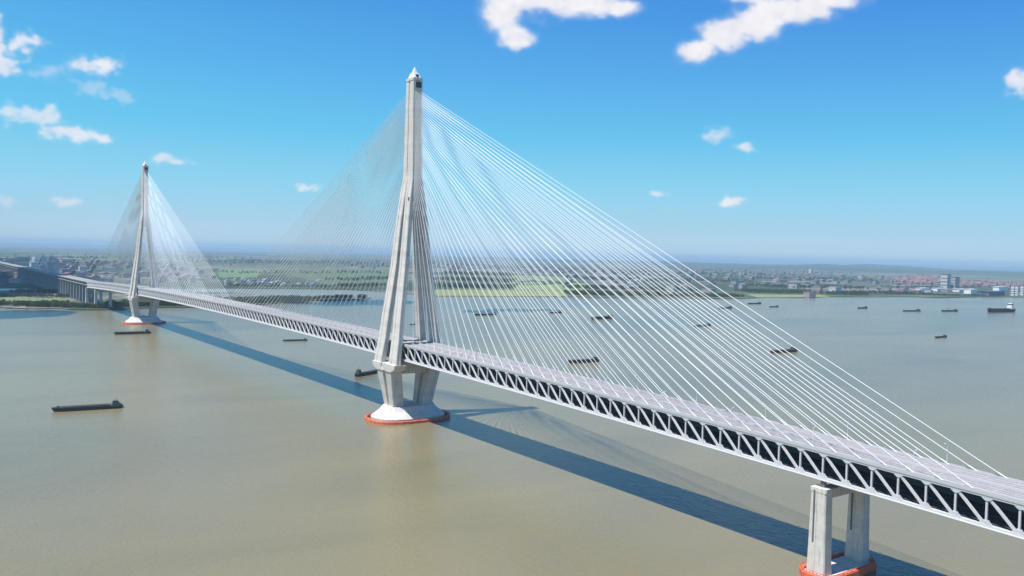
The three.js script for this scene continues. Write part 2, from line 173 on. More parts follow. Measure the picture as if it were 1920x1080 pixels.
function fixWinding(g, mid) {                        // convex pieces: turn every face away from the middle
  const p = g.attributes.position, n = g.attributes.normal, u = g.attributes.uv, a = new THREE.Vector3(), e = new THREE.Vector3();
  for (let i = 0; i < p.count; i += 3) {
    a.fromBufferAttribute(p, i).sub(mid); e.fromBufferAttribute(n, i);
    if (a.dot(e) < 0) {
      const t = [p.getX(i + 1), p.getY(i + 1), p.getZ(i + 1)]; p.setXYZ(i + 1, p.getX(i + 2), p.getY(i + 2), p.getZ(i + 2)); p.setXYZ(i + 2, ...t);
      const w = [u.getX(i + 1), u.getY(i + 1)]; u.setXY(i + 1, u.getX(i + 2), u.getY(i + 2)); u.setXY(i + 2, ...w);
      for (let k = 0; k < 3; k++) n.setXYZ(i + k, -e.x, -e.y, -e.z);
    }
  }
  return g;
}
const box = (x0, y0, z0, x1, y1, z1) => bar([x0, (y0 + y1) / 2, (z0 + z1) / 2], [x1, (y0 + y1) / 2, (z0 + z1) / 2], Math.abs(z1 - z0), Math.abs(y1 - y0));
function block(x, z, y0, y1, lx0, lz0, lx1 = lx0, lz1 = lz0, ch = 0.12) {   // chamfered tapering block
  const ring = (y, lx, lz) => { const a = lx / 2, b = lz / 2, c = ch * Math.min(lx, lz); return [[a, -b + c], [a, b - c], [a - c, b], [-a + c, b], [-a, b - c], [-a, -b + c], [-a + c, -b], [a - c, -b]].map(([i, k]) => [x + i, y, z + k]); };
  return fixWinding(loft([ring(y0, lx0, lz0), ring(y1, lx1, lz1)]), new THREE.Vector3(x, (y0 + y1) / 2, z));
}
function sweepX(profile, xs, yOf) {                  // a closed outline [dy, z] carried along the deck line
  const t = [], n = profile.length, P = xs.map((x) => profile.map(([dy, z]) => [x, yOf(x) + dy, z]));
  for (let s = 0; s + 1 < P.length; s++) for (let i = 0; i < n; i++) { const k = (i + 1) % n; t.push(P[s][i], P[s][k], P[s + 1][k], P[s][i], P[s + 1][k], P[s + 1][i]); }
  for (const R of [P[0], P[P.length - 1]]) for (let i = 1; i + 1 < n; i++) t.push(R[0], R[i], R[i + 1]);
  const g = finish(t), cz = profile.reduce((a, q) => a + q[1], 0) / n, cy = profile.reduce((a, q) => a + q[0], 0) / n;
  // turn the faces outwards from the centre line
  const p = g.attributes.position, nn = g.attributes.normal;
  for (let i = 0; i < p.count; i += 3) {
    const x = (p.getX(i) + p.getX(i + 1) + p.getX(i + 2)) / 3, y = (p.getY(i) + p.getY(i + 1) + p.getY(i + 2)) / 3 - yOf(x) - cy, z = (p.getZ(i) + p.getZ(i + 1) + p.getZ(i + 2)) / 3 - cz;
    if (nn.getY(i) * y + nn.getZ(i) * z < 0) { const q = [p.getX(i + 1), p.getY(i + 1), p.getZ(i + 1)]; p.setXYZ(i + 1, p.getX(i + 2), p.getY(i + 2), p.getZ(i + 2)); p.setXYZ(i + 2, ...q); for (let k = 0; k < 3; k++) nn.setXYZ(i + k, -nn.getX(i + k), -nn.getY(i + k), -nn.getZ(i + k)); }
  }
  return g;
}
const rect = (y0, y1, z0, z1) => [[y0, z0], [y1, z0], [y1, z1], [y0, z1]];
// ---------------------------------------------------------------- river and land
const waterBump = colorTexture(1024, (u, v) => {
  const h = 0.5 * fbm(u * 24, v * 40, 4, 0, 41) + 0.3 * fbm(u * 90, v * 90, 2, 0, 43) + 0.2 * fbm(u * 200, v * 200, 1, 0, 44); return [h, h, h];
}, false);
waterBump.wrapS = waterBump.wrapT = THREE.MirroredRepeatWrapping; waterBump.repeat.set(1 / 160, 1 / 160);
const silt = colorTexture(1024, (u, v) => {          // broad swirls of silt in the water
  const a = fbm(u * 6, v * 3, 3, 0, 51), b = fbm(u * 12 + a * 4, v * 5 + a * 3, 5, 0, 53), t = sstep(0.25, 0.75, b);
  return E3([0.160 + 0.05 * t, 0.144 + 0.036 * t, 0.083 + 0.012 * t]);
});
silt.wrapS = silt.wrapT = THREE.MirroredRepeatWrapping; silt.repeat.set(1 / 2600, 1 / 2600);
{
  const S = 46000, g = new THREE.PlaneGeometry(2 * S, 2 * S, 1, 1).rotateX(-Math.PI / 2);
  const p = g.attributes.position, uv = g.attributes.uv; for (let i = 0; i < p.count; i++) uv.setXY(i, p.getX(i), p.getZ(i));
  structure('river', g, new THREE.MeshPhysicalMaterial({ map: silt, roughness: 0.22, ior: 1.33, bumpMap: waterBump, bumpScale: 0.5 }), 'wide silty river under the bridge');
}
const inside = (x, z, P) => { let c = false; for (let i = 0, j = P.length - 1; i < P.length; j = i++) if ((P[i][1] > z) !== (P[j][1] > z) && x < (P[j][0] - P[i][0]) * (z - P[i][1]) / (P[j][1] - P[i][1]) + P[i][0]) c = !c; return c; };
const TILE = 8192, OX = 1300, OZ = -1500;            // the ground map's first tile covers the land near the river
const groundMap = (() => {
  const N = 2048, d = new Uint8Array(N * N * 4);
  const pal = [[0.05, 0.078, 0.035], [0.075, 0.105, 0.045], [0.095, 0.115, 0.055], [0.042, 0.064, 0.032], [0.11, 0.105, 0.075], [0.06, 0.088, 0.04]];
  for (let j = 0; j < N; j++) for (let i = 0; i < N; i++) {
    const x = OX + (i + 0.5) / N * TILE, z = OZ + (j + 0.5) / N * TILE, u = i / N, v = j / N;
    const wx = u * 44 + (vnoise(u * 11, v * 11, 11, 2) - 0.5) * 1.6, wz = v * 22 + (vnoise(u * 11, v * 11, 11, 5) - 0.5) * 1.6;   // strip fields
    let c = pal[Math.floor(hash(((Math.floor(wx) % 44) + 44) % 44, ((Math.floor(wz) % 22) + 22) % 22, 5) * 6)];
    const wood = fbm(u * 14, v * 14, 4, 14, 12), town = fbm(u * 9, v * 9, 4, 9, 22);
    if (town > 0.62) { const q = hash(i >> 2, j >> 2, 4); c = q > 0.72 ? [0.22, 0.21, 0.21] : q > 0.5 ? [0.15, 0.11, 0.1] : q > 0.3 ? [0.2, 0.19, 0.18] : [0.07, 0.09, 0.05]; }
    else if (wood > 0.5) c = [0.032, 0.055, 0.026];
    for (let f = 0; f < FIELDS.length; f++) if (inside(x, z, FIELDS[f])) c = [[0.085, 0.125, 0.06], [0.20, 0.225, 0.08], [0.17, 0.23, 0.08], [0.14, 0.19, 0.07], [0.12, 0.19, 0.08], [0.2, 0.23, 0.1], [0.16, 0.21, 0.09], [0.2, 0.24, 0.1]][f];
    const g = 0.8 + 0.4 * fbm(u * 256, v * 256, 2, 256, 33), o = (j * N + i) * 4;
    for (let k = 0; k < 3; k++) d[o + k] = Math.min(255, Math.round(enc(c[k] * g) * 255)); d[o + 3] = 255;
  }
  const t = new THREE.DataTexture(d, N, N, THREE.RGBAFormat); t.wrapS = t.wrapT = THREE.RepeatWrapping; t.magFilter = THREE.LinearFilter; t.colorSpace = THREE.SRGBColorSpace; t.needsUpdate = true; return t;
})();
const landMat = new THREE.MeshStandardMaterial({ map: groundMap, roughness: 1 });
function land(name, outline, y, label) {
  const top = outline.map(([x, z]) => [x, y, z]), n = top.length, cx = outline.reduce((a, q) => a + q[0], 0) / n;
  const area = outline.reduce((a, q, i) => { const k = outline[(i + 1) % n]; return a + q[0] * k[1] - k[0] * q[1]; }, 0), s = Math.sign(area);
  const low = outline.map(([x, z], i) => { const a = outline[(i + n - 1) % n], b = outline[(i + 1) % n]; let tx = b[0] - a[0], tz = b[1] - a[1]; const l = Math.hypot(tx, tz) || 1; return [x + s * tz / l * 9, -1, z - s * tx / l * 9]; });   // the bank slopes into the water
  const g = loft([low, top]), p = g.attributes.position, uv = g.attributes.uv, nn = g.attributes.normal;
  for (let i = 0; i < p.count; i++) { uv.setXY(i, (p.getX(i) - OX) / TILE, (p.getZ(i) - OZ) / TILE); if (nn.getY(i) < 0 && p.getY(i) > 0) nn.setXYZ(i, -nn.getX(i), -nn.getY(i), -nn.getZ(i)); }
  return structure(name, g, landMat, label);
}
land('island', ISLAND.concat([[2300, -2400], [1900, -2600]]), 2.2, 'long green river island with trees');
{
  const a = MAINLAND[0], b = MAINLAND[MAINLAND.length - 1];
  land('far_shore', [[3200, -26000]].concat([[2800, -4000]], MAINLAND, [[b[0] + 200, b[1] + 6000], [b[0] + 2500, 40000], [42000, 40000], [42000, -26000]]), 2.4, 'flat green land beyond the river');
}
{ // low hills at the horizon
  const r = rng(5), geos = [];
  for (const [x, z, L, W, h] of [[9500, 15800, 3400, 1500, 70], [12500, 19500, 4200, 1600, 95], [7600, 18500, 3000, 1400, 60], [16500, 17500, 5000, 2000, 80], [5200, 21000, 2600, 1500, 70], [14500, 24500, 4000, 1500, 110], [24000, 15500, 5200, 2400, 60]]) {
    const g = new THREE.PlaneGeometry(2, 2, 40, 20).rotateX(-Math.PI / 2), p = g.attributes.position, uv = g.attributes.uv;
    for (let i = 0; i < p.count; i++) { const u = p.getX(i), v = p.getZ(i), e = Math.max(0, 1 - u * u) * Math.max(0, 1 - v * v), q = e * (0.5 + fbm(u * 3 + x, v * 2 + z, 4)); const wx = x + v * W * 0.5 + u * L * -0.45, wz = z + u * L * 0.8 + v * W * 0.6; p.setXYZ(i, wx, 2 + h * q - 3, wz); uv.setXY(i, (wx - OX) / TILE, (wz - OZ) / TILE); }
    g.computeVertexNormals(); geos.push(g);
  }
  structure('hills', mergeGeometries(geos), new THREE.MeshStandardMaterial({ color: new THREE.Color(0.05, 0.075, 0.04), roughness: 1 }), 'low blue hills along the horizon');
}
// ---------------------------------------------------------------- the cable-stayed bridge
const yb = (x) => 66 - 1.12e-5 * (x - 604) ** 2;   // underside of the truss along the bridge
const PANEL = 14, X0 = -56 * PANEL, NP = 188, XS = Array.from({ length: NP + 1 }, (_, i) => X0 + i * PANEL), XEND = XS[NP];
const bridge = thing('cable_stayed_bridge', 'long white cable-stayed bridge with two tall towers and a two-level truss deck', 'bridge');
function group(name, parent, label) { const g = new THREE.Group(); g.name = name; if (label) g.userData.label = label; parent.add(g); return g; }

// leg outline: a rectangle with deep recesses in its two side faces and shallow ones in the others
function legRing(y, cx, cz, L, w, g, d, e) {
  const a = L / 2, b = w / 2, c = 0.6, gi = g / 2, f = w * 0.22;
  const q = [[-a + c, -b], [-gi, -b], [-gi, -b + d], [gi, -b + d], [gi, -b], [a - c, -b], [a, -b + c], [a, -f], [a - e, -f], [a - e, f], [a, f], [a, b - c], [a - c, b], [gi, b], [gi, b - d], [-gi, b - d], [-gi, b], [-a + c, b], [-a, b - c], [-a, f], [-a + e, f], [-a + e, -f], [-a, -f], [-a, -b + c]];
  return q.reverse().map(([x, z]) => [cx + x, y, cz + z]);
}
function tower(x, label) {
  const T = group('tower', bridge, label);
  // footing: sloped concrete cap on the caisson, ringed by the orange collision fender
  const oct = (y, lx, lz) => { const n = 40, o = []; for (let i = 0; i < n; i++) { const t = -i / n * Math.PI * 2, s = Math.pow(Math.pow(Math.abs(Math.cos(t)), 2.6) + Math.pow(Math.abs(Math.sin(t)), 2.6), -1 / 2.6); o.push([x + Math.cos(t) * s * lx / 2, y, Math.sin(t) * s * lz / 2]); } return o; };
  part('footing', loft([oct(-3, 51, 77), oct(3.6, 51, 77), oct(4.2, 50, 76), oct(10.5, 36, 60), oct(14.2, 31, 55)]), M.concrete, T);
  const f = part('fender', loft([oct(-1, 61, 89), oct(2.4, 61, 89), oct(2.9, 60.2, 88.2), oct(2.9, 57.4, 85.4), oct(2.4, 57, 85), oct(-1, 57, 85)], false), M.orange, T);
  const fr = []; for (let i = 0; i < 64; i++) { const a = oct(3.9, 60, 88)[Math.floor(i * 40 / 64)], b = oct(2.8, 60, 88)[Math.floor(i * 40 / 64)]; if (i % 2) fr.push(bar(b, a, 0.25, 0.25)); }
  const rr = oct(3.9, 60, 88); for (let i = 0; i < 40; i++) fr.push(bar(rr[i], rr[(i + 1) % 40], 0.2, 0.2));
  part('fender_railing', mergeGeometries(fr), M.orange, T).userData.kind = 'stuff';
  for (const s of [-1, 1]) {
    const low = [[14, 16.4, 20.5, 12], [30, 19, 24.5, 12.3], [51, 22.6, 31, 12.6]];
    part('lower_leg', loft(low.map(([y, z, L, w]) => legRing(y, x, s * z, L, w, L * 0.2, 3.4, 0.8))), M.concrete, T);
    part('platform', loft([[50.5, 32, 13], [54, 48, 13.4], [58, 50, 13.6]].map(([y, L, w]) => legRing(y, x, s * 22.9, L, w, L * 0.22, 1.6, 0.3))), M.concrete, T);
    // every side stands on two slender limbs that draw together under the column
    const limb = [[57.5, 49, 24.9, 15.8, 6], [65, 46.5, 24.4, 15.4, 5.6], [82, 43.4, 21.7, 14.9, 5.5], [103, 40.2, 19.6, 14.4, 5.4], [155, 31.4, 13.1, 12.2, 5.2], [198, 26.6, 9.2, 10.6, 5], [226, 22.9, 6.2, 10.6, 5], [250, 19.6, 2.8, 9.4, 4.6]];
    for (const e of [-1, 1]) part('leg', loft(limb.map(([y, L, z, l, w]) => legRing(y, x + e * (L - l) / 2, s * z, l, w, l * 0.3, 0.35, 0.3))), M.concrete, T);
  }
  part('crossbeam', loft([[47, -15.5, 15.5], [58.6, -16.4, 16.4]].map(([y, a, b]) => [[x - 8.5, y, a], [x - 8.5, y, b], [x + 8.5, y, b], [x + 8.5, y, a]])), M.concrete, T);
  const col = [[212, 20, 12], [232, 21, 12], [246, 20.4, 11.8], [262, 19.6, 11.4], [321, 15.8, 11], [343, 15, 10.8]];
  part('column', loft(col.map(([y, L, w]) => legRing(y, x, 0, L, w, L * 0.2, 0.7, 1.1))), M.concrete, T);
  part('column_head', block(x, 0, 342.6, 345.2, 15.8, 11.6, 15.8, 11.6, 0.08), M.concrete, T);
  part('machine_room', block(x, 0, 345, 350.5, 12.4, 9.8, 7.4, 6.6, 0.1), M.white, T);
  part('spire', block(x, 0, 350.3, 357, 4.8, 5.4, 0.6, 0.6, 0.1), M.white, T);
  part('room_window', box(x - 6.2, 346.4, -1.4, x - 4.6, 348.8, 1.4), M.window, T);
  part('service_opening', box(x - 7.8, 335.5, -2, x - 6, 341, 4), M.window, T);
  part('access_door', box(x - 10.6, 221, -9.2, x - 8, 225, -7.4), M.window, T);
  return T;
}
const near = tower(0, 'nearer and larger of the two concrete towers');
const far = tower(1208, 'smaller, more distant concrete tower beside the far bank');

function pier(x, parent, label) {
  const P = group('pier', parent, label), yt = yb(x) - 3.2;
  for (const s of [-1, 1]) {
    part('column', loft([[2, 11.4, 7.4], [12, 10.6, 7.1], [yt - 3, 9.1, 6.7], [yt - 2, 9.7, 7.1], [yt, 9.7, 7.1]].map(([y, L, w]) => legRing(y, x, s * 17.9, L, w, 1.2, 0.15, 0.15))), M.concrete, P);
    part('groove_shade_strip', box(x + 1.6, 20, s * 17.9 - 3.72, x + 2.5, yt - 1.2, s * 17.9 - 3.1), M.darkSteel, P);  // dark strip painted in for the shade of the groove in the column face
    part('bearing', block(x, s * 16.6, yt, yt + 3.1, 3, 2.4, 2.2, 2, 0.05), M.darkSteel, P);
  }
  part('crosshead', box(x - 3.4, yt - 5.6, -14.2, x + 3.4, yt - 0.6, 14.2), M.concrete, P);
  part('footing', block(x, 0, -3, 3.2, 15.4, 46.5, 15, 46, 0.2), M.concrete, P);
  const ring = (y, lx, lz) => block(x, 0, y, y + 0.1, lx, lz, lx, lz, 0.25);
  const rg = (y, lx, lz) => { const a = lx / 2, b = lz / 2, c = 0.25 * lx; return [[a, -b + c], [a - c, -b], [-a + c, -b], [-a, -b + c], [-a, b - c], [-a + c, b], [a - c, b], [a, b - c]].map(([i, k]) => [x + i, y, k]); };
  part('fender', loft([rg(-1, 22, 50), rg(3.4, 22, 50), rg(4, 21.2, 49.2), rg(4, 18, 46.6), rg(3.4, 17.4, 46), rg(-1, 17.4, 46)], false), M.orange, P);
  const fr = [], rr = rg(5.2, 21, 49); for (let i = 0; i < 8; i++) { const a = rr[i], b = rr[(i + 1) % 8]; fr.push(bar(a, b, 0.22, 0.22)); for (let k = 0; k < 5; k++) { const t = k / 5, q = [0, 1, 2].map((m) => a[m] * (1 - t) + b[m] * t); fr.push(bar([q[0], 3.9, q[2]], q, 0.22, 0.22)); } }
  part('fender_railing', mergeGeometries(fr), M.orange, P).userData.kind = 'stuff';
  return P;
}
pier(-490.7, bridge, 'pair of pale columns carrying the deck on an orange-ringed footing, bottom right'); pier(-632, bridge); pier(1698, bridge); pier(1838, bridge);

// trusses
const DZ = 16.6;
function diagonal(i, z) { const xa = XS[i + 1], xb = XS[i]; return bar([xa - 0.5, yb(xa) + 14.5, z], [xb + 0.7, yb(xb) + 1.9, z], 1.05, 1.15); }
function vertical(i, z) { const x = XS[i]; return bar([x, yb(x) + 1.8, z], [x, yb(x) + 14.5, z], 0.9, 0.95); }
function plate(i, z, o) {                            // plates where chord, post and diagonal meet
  const x = XS[i], y = yb(x), t = [], A = o.map(([a, b]) => [x + a, y + b, z - 0.72]), B = o.map(([a, b]) => [x + a, y + b, z + 0.72]);
  for (let k = 1; k + 1 < 6; k++) t.push(A[0], A[k], A[k + 1], B[0], B[k + 1], B[k]);
  for (let k = 0; k < 6; k++) { const m = (k + 1) % 6; t.push(A[k], B[m], A[m], A[k], B[k], B[m]); }
  return fixWinding(finish(t), new THREE.Vector3(x, y + (o[0][1] + o[3][1]) / 2, z));
}
const LOW_PLATE = [[-2.6, 2.05], [3.5, 2.05], [2.3, 3.2], [1.1, 3.9], [-0.8, 3.9], [-1.6, 2.9]], TOP_PLATE = [[-2.6, 14.25], [2.4, 14.25], [1.3, 13.4], [0.7, 12.9], [-0.9, 12.9], [-1.9, 13.3]];
for (const z of [-DZ, DZ]) {
  const side = z < 0, G = group('truss', bridge, side ? 'white truss side of posts and slanting members facing the viewer' : undefined);
  part('bottom_chord', sweepX(rect(0, 2, z - 0.95, z + 0.95), XS, yb), M.steel, G);
  part('top_chord', sweepX(rect(14.3, 15.7, z - 0.75, z + 0.75), XS, yb), M.steel, G);
  if (side) for (let i = 0; i < NP; i++) { part('diagonal', diagonal(i, z), M.steel, G); part('post', vertical(i, z), M.steel, G); part('gusset_plate', plate(i, z, LOW_PLATE), M.steel, G); part('node_plate', plate(i, z, TOP_PLATE), M.steel, G); }
  else { part('web', mergeGeometries(XS.slice(0, NP).flatMap((_, i) => [diagonal(i, z), vertical(i, z)])), M.steel, G).userData.kind = 'stuff'; }
}
{ // lower railway deck: steel floor, ballast beds, rails; and the floor beams
  const R = group('railway_deck', bridge, 'dark lower railway deck inside the truss');
  part('floor', sweepX(rect(0.3, 1.6, -15.6, 15.6), XS, yb), M.darkSteel, R);
  for (const z of [-11.6, -4.4, 4.4, 11.6]) { part('track_bed', sweepX(rect(1.62, 2.1, z - 2.2, z + 2.2), XS, yb), M.ballast, R); }
  part('added_dark_screen', sweepX(rect(1.62, 7.6, 14.6, 14.9), XS, yb), M.darkSteel, R);  // added dark screen, closes the bright gap so the truss interior stays dark
  part('edge_walkway', sweepX(rect(0.5, 0.9, -18.6, -17.6), XS, yb), M.steel, R);
}
{ // upper road deck
  const R = group('road_deck', bridge, 'pale grey upper roadway with white kerbs and railings');
  part('slab', sweepX(rect(15.3, 16.2, -17.6, 17.6), XS, yb), M.deckEdge, R);
  // paving in fields between the ribs; the nearest stand alone
  const field = (i, z0, z1) => { const a = XS[i] + 0.28, b = XS[i + 1] - 0.28, t = [], q = (x, z, h) => [x, yb(x) + h, z]; const A = [q(a, z0, 16.22), q(b, z0, 16.22), q(b, z1, 16.22), q(a, z1, 16.22)], B = [q(a, z0, 16.3), q(b, z0, 16.3), q(b, z1, 16.3), q(a, z1, 16.3)]; t.push(B[0], B[2], B[1], B[0], B[3], B[2]); for (let k = 0; k < 4; k++) { const m = (k + 1) % 4; t.push(A[k], B[k], B[m], A[k], B[m], A[m]); } return fixWinding(finish(t), new THREE.Vector3((a + b) / 2, yb(a) + 16.26, (z0 + z1) / 2)); };
  const rest = [];
  for (let i = 0; i < NP; i++) for (const [z0, z1] of [[-15.7, -1.2], [1.2, 15.7]]) { const g = field(i, z0, z1); if (i < 150) part('road_panel', g, M.road, R); else rest.push(g); }
  const rp = part('road_paving', mergeGeometries(rest), M.road, R); rp.userData.kind = 'stuff';
  for (const [z0, z1, h] of [[-17.5, -17.3, 17.3], [17.3, 17.5, 17.3], [-16.05, -15.8, 17.1], [15.8, 16.05, 17.1], [-1.1, -0.85, 17.1], [0.85, 1.1, 17.1]]) part('barrier', sweepX(rect(16.25, h, z0, z1), XS, yb), M.rail, R);
  const li = []; for (const z of [-12.1, -8.5, -4.9, 4.9, 8.5, 12.1]) li.push(sweepX(rect(16.305, 16.32, z - 0.12, z + 0.12), XS, yb));
  part('lane_line', mergeGeometries(li), M.white, R).userData.kind = 'stuff';
  for (let i = 1; i < NP; i += 4) for (const s of [-1, 1]) { const x = XS[i] + 7, y = yb(x) + 16.2; part('lamp_post', mergeGeometries([bar([x, y, s * 16.3], [x, y + 11, s * 16.3], 0.2, 0.2), bar([x, y + 11, s * 16.4], [x, y + 11.5, s * 13.8], 0.18, 0.18), box(x - 0.25, y + 11.3, s * 13.9 - 0.5, x + 0.25, y + 11.55, s * 13.9 + 0.5)]), M.white, R); }
}
{ // stay cables: two planes, 39 on each side of each tower; every cable with its sleeve at the deck
  const rod = (a, b, r0, r1) => { const d = new THREE.Vector3(...b).sub(new THREE.Vector3(...a)), g = new THREE.CylinderGeometry(r1, r0, d.length(), 6, 1, false); g.translate(0, d.length() / 2, 0); g.applyQuaternion(new THREE.Quaternion().setFromUnitVectors(new THREE.Vector3(0, 1, 0), d.clone().normalize())); g.translate(...a); return g; };
  const all = [];
  for (const tx of [0, 1208]) for (const s of [-1, 1]) for (const z of [-16.7, 16.7]) for (let k = 0; k < 39; k++) {
    const x = tx + s * (38 + k * 14), a = [x, yb(x) + 15.8, z], top = [tx + s * 6.2, 236 + 96 * Math.pow(k / 38, 0.85), z * 0.2];
    const t = 7 / Math.hypot(top[0] - a[0], top[1] - a[1]), m = [0, 1, 2].map((q) => a[q] + (top[q] - a[q]) * t), rad = 0.18 + 0.04 * k / 38;
    all.push({ g: mergeGeometries([rod(a, top, rad, rad), rod(a, m, 0.42, 0.34)]), d: Math.hypot(x + 750, z + 412) + (tx ? 2000 : 0) });
  }
  all.sort((p, q) => p.d - q.d);
  all.slice(0, 300).forEach((c) => part('stay_cable', c.g, M.cable, bridge));
  part('stay_cables', mergeGeometries(all.slice(300).map((c) => c.g)), M.cable, bridge).userData.kind = 'stuff';
}
{ // approach viaduct on the far side: box girders on twin piers, running inland
  const V = thing('approach_viaduct', 'grey approach viaduct on many piers leading inland from the far tower', 'viaduct');
  const xs = []; for (let x = XEND + 2; x <= 5600; x += 56) xs.push(x);
  const yv = (x) => yb(XEND) - 0.0035 * (x - XEND);
  part('girder', sweepX([[7, -16.5], [10.5, -9.5], [14.3, -9.5], [15, -17.4], [16.4, -17.4], [16.4, 17.4], [15, 17.4], [14.3, 9.5], [10.5, 9.5], [7, 16.5]], xs, yv), M.viaduct, V);
  for (const z of [-17.2, 17.2]) part('barrier', sweepX(rect(16.42, 17.6, z - 0.2, z + 0.2), xs, yv), M.rail, V);
  for (let i = 1; i < xs.length; i++) { const x = xs[i] - 28, h = yv(x) + 7; const g = group('pier', V); for (const s of [-1, 1]) part('column', block(x, s * 12, -1, h, 6.5, 7.5, 5, 6, 0.15), M.viaduct, g); part('crosshead', block(x, 0, h - 4, h + 0.4, 5.2, 33, 5.2, 34, 0.08), M.viaduct, g); }
}
{ // steel arch over the road further along the same line
  const A = thing('arch_bridge', 'pale steel arch rising over the approach road at far left', 'arch');
  const x0 = 2660, x1 = 3000, yv = (x) => yb(XEND) - 0.0035 * (x - XEND) + 16.5;
  for (const s of [-1, 1]) {
    const rib = [], hang = []; const pt = (t, dz = 0) => { const x = x0 + (x1 - x0) * t; return [x, yv(x) + 62 * 4 * t * (1 - t), s * (19 - 5 * 4 * t * (1 - t))]; };
    for (let k = 0; k < 28; k++) { const a = pt(k / 28), b = pt((k + 1) / 28); rib.push(bar(a, b, 2, 2.6), bar([a[0], a[1] - 7 * 4 * (k / 28) * (1 - k / 28), a[2]], [b[0], b[1] - 7 * 4 * ((k + 1) / 28) * (1 - (k + 1) / 28), b[2]], 1.6, 2)); if (k) hang.push(bar([a[0], yv(a[0]), s * 18.4], a, 0.5, 0.5)); }
    part('arch_rib', mergeGeometries(rib), M.steel, A); part('hangers', mergeGeometries(hang), M.steel, A).userData.kind = 'stuff';
  }
}
// ---------------------------------------------------------------- boats
const hullM = [[0.035, 0.037, 0.042], [0.05, 0.035, 0.03], [0.03, 0.045, 0.06]].map((c) => new THREE.MeshStandardMaterial({ color: new THREE.Color(...c), roughness: 0.7 }));
const holdM = [[0.055, 0.05, 0.047], [0.075, 0.06, 0.05], [0.05, 0.055, 0.06]].map((c) => new THREE.MeshStandardMaterial({ color: new THREE.Color(...c), roughness: 0.95 }));
const houseM = [new THREE.MeshStandardMaterial({ color: new THREE.Color(0.09, 0.10, 0.09), roughness: 0.7 }), M.white];
function barge(x, z, len, turn, label, o = {}) {     // bow towards +x of its own frame
  const B = thing('cargo_barge', label, 'barge', 'cargo boats on the river'), w = o.w || len * 0.17, h = o.h || len * 0.045, v = o.v || 0, L = len / 2;
  const out = (k, y, s = 1) => { const q = [[-L, -w * 0.42], [-L * 0.94, -w / 2], [L * 0.72, -w / 2], [L * 0.92, -w * 0.3], [L, -w * 0.06], [L, w * 0.06], [L * 0.92, w * 0.3], [L * 0.72, w / 2], [-L * 0.94, w / 2], [-L, w * 0.42]]; return q.map(([a, b]) => [a * k, y + (a > L * 0.7 ? h * 0.35 * s : 0), b * k]).reverse(); };
  part('hull', loft([out(0.93, -0.6, 0), out(0.99, h * 0.6), out(1, h)]), hullM[v], B);
  const fl = -L * 0.62, fr = L * 0.7;
  part('hold', loft([[h, 0.37], [h + len * 0.022, 0.36]].map(([y, k]) => [[fr, y, -w * k], [fl, y, -w * k], [fl, y, w * k], [fr, y, w * k]])), holdM[v], B);
  const hx = -L * 0.8, hh = o.house || len * 0.075, house = part('wheelhouse', mergeGeometries([block(hx, 0, h, h + hh * 0.55, L * 0.26, w * 0.8, L * 0.25, w * 0.78, 0.04), block(hx + L * 0.02, 0, h + hh * 0.55, h + hh, L * 0.16, w * 0.6, L * 0.15, w * 0.58, 0.04)]), houseM[o.white ? 1 : 0], B);
  part('window_band', mergeGeometries([box(hx + L * 0.02 - L * 0.079, h + hh * 0.66, -w * 0.305, hx + L * 0.02 + L * 0.083, h + hh * 0.86, w * 0.305)]), M.window, house);
  part('mast', mergeGeometries([bar([hx, h + hh, 0], [hx, h + hh * 1.7, 0], 0.25, 0.25), bar([hx, h + hh * 1.45, -w * 0.2], [hx, h + hh * 1.45, w * 0.2], 0.18, 0.18)]), houseM[o.white ? 1 : 0], B);
  part('bow_winch', block(L * 0.82, 0, h * 1.2, h * 1.35 + len * 0.016, L * 0.08, w * 0.3, L * 0.07, w * 0.28, 0.1), hullM[v], B);
  if (o.crane) part('deck_crane', mergeGeometries([bar([L * 0.1, h, 0], [L * 0.1, h + len * 0.1, 0], 0.9, 0.9), bar([L * 0.1, h + len * 0.09, 0], [L * 0.5, h + len * 0.16, 0], 0.6, 0.6)]), houseM[0], B);
  B.position.set(x, 0.1, z); B.rotation.y = turn; return B;
}
const N = Math.PI / 2, S = -Math.PI / 2;             // upstream, downstream: the river runs along z
barge(195, -267, 66, N - 0.13, 'long dark barge alone on the open water at the left of the near tower', { v: 0 });
barge(974, -70, 66, N - 0.05, 'dark barge passing just in front of the far tower foot', { v: 0 });
barge(290, 94, 46, S + 0.45, 'dark boat half hidden behind the near tower legs, under the deck', { v: 0, h: 3.4, house: 6 });
barge(972, 547, 27, N, 'small dark boat seen between the two legs of the near tower', { v: 2 });
barge(261, 460, 58, N - 0.1, 'dark barge seen through the cables just above the middle of the right-hand deck', { v: 0, h: 3.6 });
barge(210, 907, 70, N - 0.06, 'dark barge seen through the outer cables, farther right of the deck barge', { v: 1, h: 3.4 });
barge(954, 1120, 84, N + 0.1, 'largest barge seen through the middle of the cable fan', { v: 0, h: 5 });
barge(1177, 1136, 47, N, 'barge left of the largest barge behind the cable fan', { v: 2, h: 3 });
barge(1170, 880, 70, N - 0.05, 'long low barge behind the cables, nearest to the near tower on the right', { v: 2, h: 3 });
barge(695, 2868, 158, N - 0.12, 'large dark ship with white wheelhouse at the right edge of the river', { v: 2, white: true, h: 11, w: 24, house: 22 });
barge(792, 2684, 74, N - 0.3, 'low boat with a crane just left of the large ship', { v: 2, crane: true });
barge(846, 2520, 82, N - 0.25, 'low grey boat left of the crane boat near the large ship', { v: 2, h: 2.4 });
barge(240, 1541, 48, N, 'small low barge alone on the water below the large ship', { v: 2, h: 2.4 });
barge(1172, 2162, 52, N, 'dark boat just outside the cable fan near the far bank, lower of two', { v: 2 });
